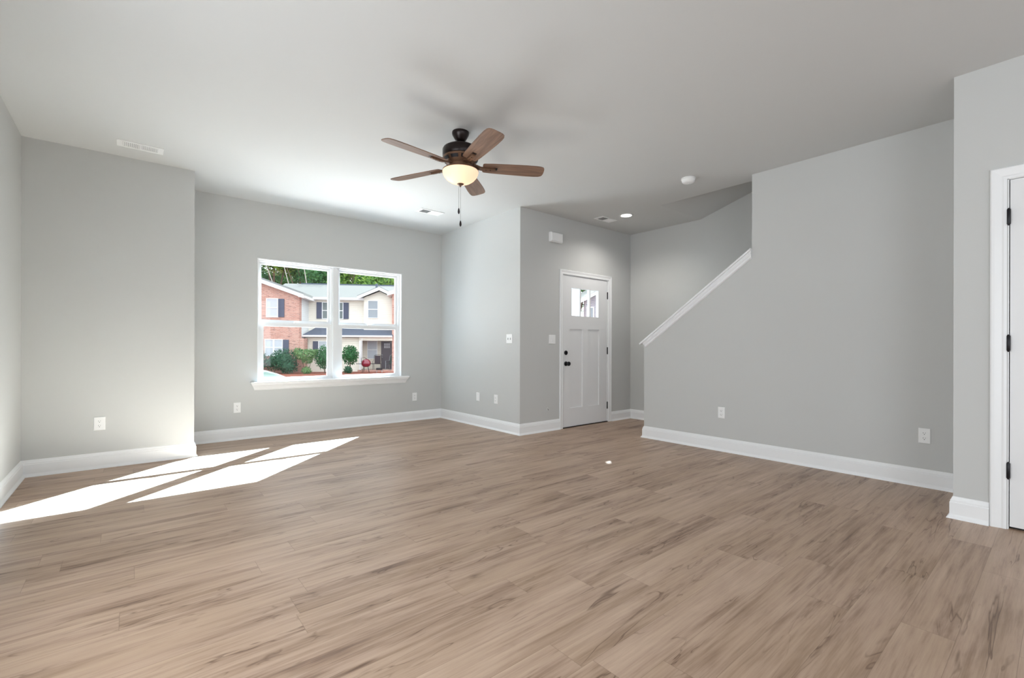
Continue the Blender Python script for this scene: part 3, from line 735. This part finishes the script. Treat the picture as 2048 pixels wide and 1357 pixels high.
# neighbouring house seen through the door lites
nb = empty('neighbour_house', W(16.2, -3, 0), RZ); tag(nb, 'pale brick house with a white gable seen through the front door glass', 'building')
hb('gable_wall', 'brick2', nb, prisms=[([(.3, GZ-.4), (8.6, GZ-.4), (8.6, 4.3), (4.4, 6.5), (.3, 4.35)], 'y', 0, .3)])
b = MB(); b.prism([(-.2, 4.15), (4.4, 6.55), (4.4, 6.85), (-.2, 4.42)], 'y', -.45, -.35); b.prism([(9.1, 4.10), (4.4, 6.55), (4.4, 6.85), (9.1, 4.38)], 'y', -.45, -.35); b.build('rake_board', 'fascia', nb)
b = MB(); b.prism([(-.2, 4.42), (4.4, 6.85), (9.1, 4.38), (4.4, 6.70)], 'y', -.45, 9); b.build('roof', 'roof', nb)
wf = hb('window_frame', 'fascia', nb, boxes=[(.40, .48, -.05, .02, 2.6, 3.95), (.86, .94, -.05, .02, 2.6, 3.95), (.48, .86, -.05, .02, 3.87, 3.95), (.48, .86, -.05, .02, 2.6, 2.68)])
MB().box(.48, .86, -.03, 0, 2.68, 3.87).build('pane', 'pane_b', wf)
# our own porch outside the front door
po = empty('porch_post', (5.37, 5.06, 0)); tag(po, 'white square porch post seen through the left door lite', 'post')
MB().box(-.11, .11, -.10, .10, -.15, 2.50).build('shaft', 'fascia', po)
MB().box(-.135, .135, -.135, .135, -.15, .0).build('plinth', 'fascia', po)
MB().prism([(-.41, 2.50), (-.41, 2.38), (-.30, 2.24), (.37, 2.24), (.41, 2.30), (.41, 2.50)], 'y', -.06, .06).build('sun_blocker', 'fascia', po)  # unseen block added to keep the sun off the middle door lite
struct(MB().box(XB+T, 7.2, YC+.14, 5.165, 2.50, 2.66).build('porch_ceiling', 'fascia'), 'white ceiling of the small front porch')
struct(MB().box(XB+T, 7.2, YC+.14, 5.4, -.6, -.15).build('porch_floor', 'asphalt'), 'grey slab of the small front porch')

# ------------------------------------------------------------------ plants
def leaves(b, rng, blobs, n, size, shell=0.55):
    """n leaf cards spread through ellipsoid blobs (c, r)"""
    vol = [r[0]*r[1]*r[2] for c, r in blobs]; tot = sum(vol)
    for (c, r), vv in zip(blobs, vol):
        for _ in range(int(n*vv/tot)):
            d = Vector((rng.gauss(0, 1), rng.gauss(0, 1), rng.gauss(0, 1))).normalized()
            k = shell + (1-shell)*rng.random()**.5 + rng.uniform(-.06, .10)
            p = Vector((c[0]+d.x*r[0]*k, c[1]+d.y*r[1]*k, c[2]+d.z*r[2]*k))
            a = Vector((rng.gauss(0, 1), rng.gauss(0, 1), rng.gauss(0, 1))).normalized()
            q = a.cross(d); q = q.normalized() if q.length > 1e-3 else Vector((1, 0, 0))
            s_ = size*rng.uniform(.6, 1.3)
            f = a*s_; g = q*s_*.5
            b.b.faces.new([b.b.verts.new(p-f), b.b.verts.new(p+g), b.b.verts.new(p+f), b.b.verts.new(p-g)])
def core(b, blobs, k=.62):
    for c, r in blobs:
        m = bmesh.ops.create_icosphere(b.b, subdivisions=2, radius=1.0)
        for v in m['verts']: v.co = Vector((c[0]+v.co.x*r[0]*k, c[1]+v.co.y*r[1]*k, c[2]+v.co.z*r[2]*k))
def shrub(name, u, v, blobs, n, size, mat, stems, label, seed, cat='shrub', z0=None, hidden_core=True):
    rng = random.Random(seed)
    t = empty(name, W(u, v, z0 if z0 is not None else GZ), RZ); tag(t, label, cat)
    b = MB(); leaves(b, rng, blobs, n, size)
    if hidden_core: core(b, blobs)
    b.build('foliage', mat, t)
    b = MB()
    for s_ in stems: b.tube([(s_[0], s_[1], -.15), (s_[2], s_[3], s_[4])], [s_[5], s_[5]*.6], 7)
    b.build('stem', 'bark', t, True)
    return t
# positions are measured 3 m in front of the facade
shrub('flowering_shrub', -3.5, -3.1, [((0, 0, .85), (.85, .7, .75)), ((-.75, .1, .70), (.5, .5, .5)), ((.35, -.2, .45), (.6, .55, .5))], 1500, .075, 'leaf_dark',
      [(0, 0, 0, 0, .8, .05), (-.5, 0, -.7, .1, .7, .035)], 'large dark green shrub at the brick corner behind the car', 1)
shrub('leafy_shrub', -5.05, -2.9, [((0, 0, .85), (.42, .5, .75))], 600, .075, 'leaf_dark', [(0, 0, 0, 0, .7, .04)], 'dark shrub at the left edge of the left window', 2)
shrub('feathery_shrub', -2.15, -3.2, [((0, 0, 1.20), (.72, .5, .38)), ((-.45, 0, 1.45), (.3, .3, .2)), ((.5, 0, 1.42), (.28, .3, .18)), ((.1, 0, .85), (.35, .3, .25))], 900, .085, 'leaf_lite',
      [(0, 0, .1, 0, 1.0, .03), (.1, 0, -.3, 0, 1.1, .02), (.1, 0, .4, .1, 1.1, .02)], 'light green feathery shrub between the dark shrub and the mullion', 3, hidden_core=False)
shrub('round_shrub', -1.02, -3.0, [((0, 0, 1.02), (.62, .55, .78))], 1200, .07, 'leaf_ball', [(0, 0, 0, 0, .8, .04)], 'round dark green shrub partly behind the window mullion', 4)
shrub('topiary_shrub', .56, -3.0, [((0, 0, 1.18), (.54, .5, .64))], 1300, .065, 'leaf_ball', [(0, 0, 0, 0, .9, .05)], 'round topiary shrub on a bare trunk left of the porch', 5)
shrub('ground_plant', .50, -3.4, [((0, 0, .22), (.28, .25, .26))], 300, .06, 'leaf_dark', [(0, 0, 0, 0, .2, .02)], 'small leafy plant at the foot of the topiary shrub', 6)
shrub('ground_plant', -2.0, -3.5, [((0, 0, .20), (.30, .25, .26))], 260, .06, 'leaf_lite', [(0, 0, 0, 0, .2, .02)], 'small leafy plant below the feathery shrub', 7)

def tree(u, v, h, r, label, seed, mat, n=7000, trunk='bark', name='tree', group='trees behind the townhouse'):
    rng = random.Random(seed)
    t = empty(name, W(u, v, GZ), RZ); tag(t, label, 'tree', group)
    blobs = []
    for i in range(9):
        a = rng.uniform(0, 6.28); rr = r*rng.uniform(.2, .75)
        blobs.append(((rr*math.cos(a), rr*math.sin(a)*.8, h*rng.uniform(.50, .95)), (r*rng.uniform(.35, .6), r*rng.uniform(.35, .6), r*rng.uniform(.3, .5))))
    b = MB(); leaves(b, rng, blobs, n, .17, .45); core(b, blobs, .5); b.build('crown', mat, t)
    b = MB(); b.tube([(0, 0, -.3), (.15, 0, h*.4), (0, .1, h*.8)], [.22, .16, .06], 8)
    for i in range(5):
        c = blobs[i][0]; b.tube([(.1, 0, h*.35), (c[0]*.6, c[1]*.6, c[2]*.8), c], [.08, .05, .02], 6)
    b.build('trunk', trunk, t, True)
    return t
TL = ['tall tree behind the roof at the far left of the window', 'tree rising behind the brick gable', 'broad tree behind the left part of the roof', 'bright green tree behind the roof left of the mullion',
      'bright tree behind the roof right of the mullion', 'leafy tree above the roof vent pipe', 'tree behind the small cream gable', 'tree behind the right brick wing']
for i, (u, v, h, r) in enumerate([(-13.5, 14, 13.5, 3.4), (-10.0, 14.5, 14, 3.3), (-6.8, 13.5, 13.2, 3.2), (-3.2, 14.2, 13.4, 3.2), (0.2, 13.5, 12.8, 3.2), (3.6, 14.2, 13, 3.2), (7.0, 13.6, 13, 3.2), (10.5, 14.5, 13, 3.3)]):
    tree(u, v, h, r, TL[i], 20+i, 'leaf_tree2' if i in (0, 2, 7) else 'leaf_tree')
for i, (u, v) in enumerate([(-18.5, 21), (-11.5, 21.5), (-4, 21.5), (3.5, 21), (11, 21.5)]):
    tree(u, v, 15.5, 4.2, 'deep green tree in the back row above the roof line', 40+i, 'leaf_tree2', 6500, group='back row of trees above the roof line')
tree(19.5, 9, 11.5, 4.0, 'tree behind the neighbouring gable seen through the door glass', 51, 'leaf_tree2', 3500)
for i, (u, v, lean) in enumerate([(-7.3, 8.9, -1.4), (-6.3, 9.1, -1.0), (-5.0, 9.0, -.6)]):
    t = empty('bare_sapling', W(u, v, GZ), RZ); tag(t, ('leftmost', 'middle', 'rightmost')[i] + ' of three thin pale bare trunks leaning above the roof', 'tree', 'bare pale trunks above the roof')
    MB().tube([(0, 0, -.2), (lean*.4, 0, 6.5), (lean*1.4, 0, 10.5)], [.09, .05, .02], 7).build('trunk', 'birch', t, True)

# ------------------------------------------------------------------ porch things across the lot
SZ = -.70
def at(u, v, z): return W(u, v, z)
g = empty('kettle_grill', at(1.50, -2.6, SZ), RZ); tag(g, 'red kettle grill with side shelves on the brick step across the lot', 'grill')
MB().lathe([(.05, .42), (.20, .46), (.29, .56), (.31, .66)], seg=24).build('kettle', 'enamel', g, True)
MB().lathe([(.315, .66), (.31, .70), (.26, .84), (.15, .93), (.02, .96)], seg=24).build('lid', 'enamel', g, True)
for x, y in ((-.2, -.15), (.2, -.15), (-.16, .18), (.16, .18)): MB().tube([(x*1.2, y*1.2, 0), (x*.6, y*.6, .5)], .018, 6).build('leg', 'black', g)
for s_ in (-1, 1): MB().box(min(s_*.32, s_*.62), max(s_*.32, s_*.62), -.14, .14, .62, .65).build('side_shelf', 'black', g)
MB().tube([(-.30, 0, .72), (-.30, 0, 1.02), (-.12, 0, 1.06), (.05, 0, .96)], .016, 6).build('handle', 'black', g, True)
def patio_chair(u, v, z, mat, label, s_=1.0, rz=0, frame='bronze'):
    c = empty('patio_chair', at(u, v, z), RZ+rz); tag(c, label, 'chair')
    MB().prism([(-.25, .42), (.22, .38), (.22, .40), (-.25, .44)], 'x', -.22, .22).build('seat', mat, c)
    MB().prism([(.20, .42), (.32, .98), (.34, .98), (.22, .42)], 'x', -.20, .20).build('backrest', mat, c)
    for x in (-.25, .25):
        MB().tube([(x, -.26, 0), (x, -.24, .62), (x, .24, .62), (x*.95, .34, .98), (x*.6, .36, 1.04), (0, .36, 1.05)], .014, 6).build('frame_side', frame, c, True)
        MB().tube([(x, .30, 0), (x, .20, .42), (x, -.24, .45)], .014, 6).build('leg', frame, c, True)
    return c
patio_chair(2.02, -1.1, -.53, 'fabric', 'dark sling patio chair under the porch window across the lot')
patio_chair(2.93, -1.0, -.53, 'fabric_g', 'green patio chair in front of the grey porch door', rz=R(-25), frame='steel')
g = empty('portable_grill', at(2.36, -2.6, SZ), RZ); tag(g, 'small black portable grill on thin legs in front of the porch door', 'grill')
MB().box(-.20, .20, -.14, .14, .22, .36, .03).build('body', 'black', g)
for x in (-.16, .16):
    for y in (-.1, .1): MB().tube([(x*1.15, y*1.2, 0), (x, y, .24)], .012, 6).build('leg', 'steel', g)

# ------------------------------------------------------------------ parked car
car = empty('parked_car', (2.70, 14.17, -1.03), R(-39.6)); tag(car, 'white car parked outside the left window, only its roof and windscreen pillar showing', 'car')
# local: x forward (towards the right of the picture), y across, z up ; front screen ends near x=1.2
bodyp = [(-3.9, .30), (.35+1.6, .28), (2.0, .45), (1.95, .62), (1.75, .78), (.98, .92), (.80, .96), (-3.2, .98), (-3.85, .95), (-3.95, .6)]
b = MB(); n = len(bodyp)
rings = []
for y, k in ((-.88, .0), (-.86, .0), (.86, 0), (.88, 0)):
    rings.append([(x*(.97 if abs(y) > .87 else 1), y, z) for x, z in bodyp])
b.loft(rings); b.build('body', 'carpaint', car, True)
roofp = []
N_ = 22
def arc(t):    # greenhouse outline: windscreen base to the rear
    pts = [(.92, .95), (.70, 1.07), (.46, 1.19), (.20, 1.295), (-.08, 1.375), (-.40, 1.43), (-.80, 1.462), (-1.3, 1.47), (-1.9, 1.44), (-2.4, 1.36), (-2.85, 1.20), (-3.15, .98)]
    return pts
outer = arc(0)
inner = [(x-.05 if x > -1 else x+.05, max(z-.06, .95)) for x, z in outer]
b = MB()
b.loft([[(x, -.66, z) for x, z in outer], [(x, .66, z) for x, z in outer]], True); b.build('greenhouse', 'carglass', car, True)
for s_ in (-1, 1):
    b = MB()
    ra = [[(x, s_*.70, z+.005), (x, s_*.60, z+.022), (x-.01, s_*.60, z-.005), (x-.02 if x > -1 else x+.02, s_*.72, z-.055)] for x, z in outer]
    b.loft(ra); b.build('roof_rail', 'carpaint', car, True)
for s_ in (-1, 1):
    MB().tube([(x-.075 if x > -1 else x+.06, s_*.712, z-.062) for x, z in outer[1:-1]], .014, 6).build('window_seal', 'rubber', car, True)
b = MB(); ro = [(x, z) for x, z in outer if -2.4 <= x <= .0]
b.loft([[(x, -.62, z+.012), (x, .62, z+.012), (x, .62, z), (x, -.62, z)] for x, z in ro]); b.build('roof_panel', 'carpaint', car, True)
for x in (1.15, -2.9):
    for s_ in (-1, 1):
        rings = [[(x+r*math.cos(2*math.pi*i/28), s_*yy, .32+r*math.sin(2*math.pi*i/28)) for i in range(28)] for r, yy in ((.1, .66), (.30, .66), (.32, .69), (.32, .86), (.30, .89), (.1, .885))]
        MB().loft(rings).build('wheel', 'rubber', car, True)
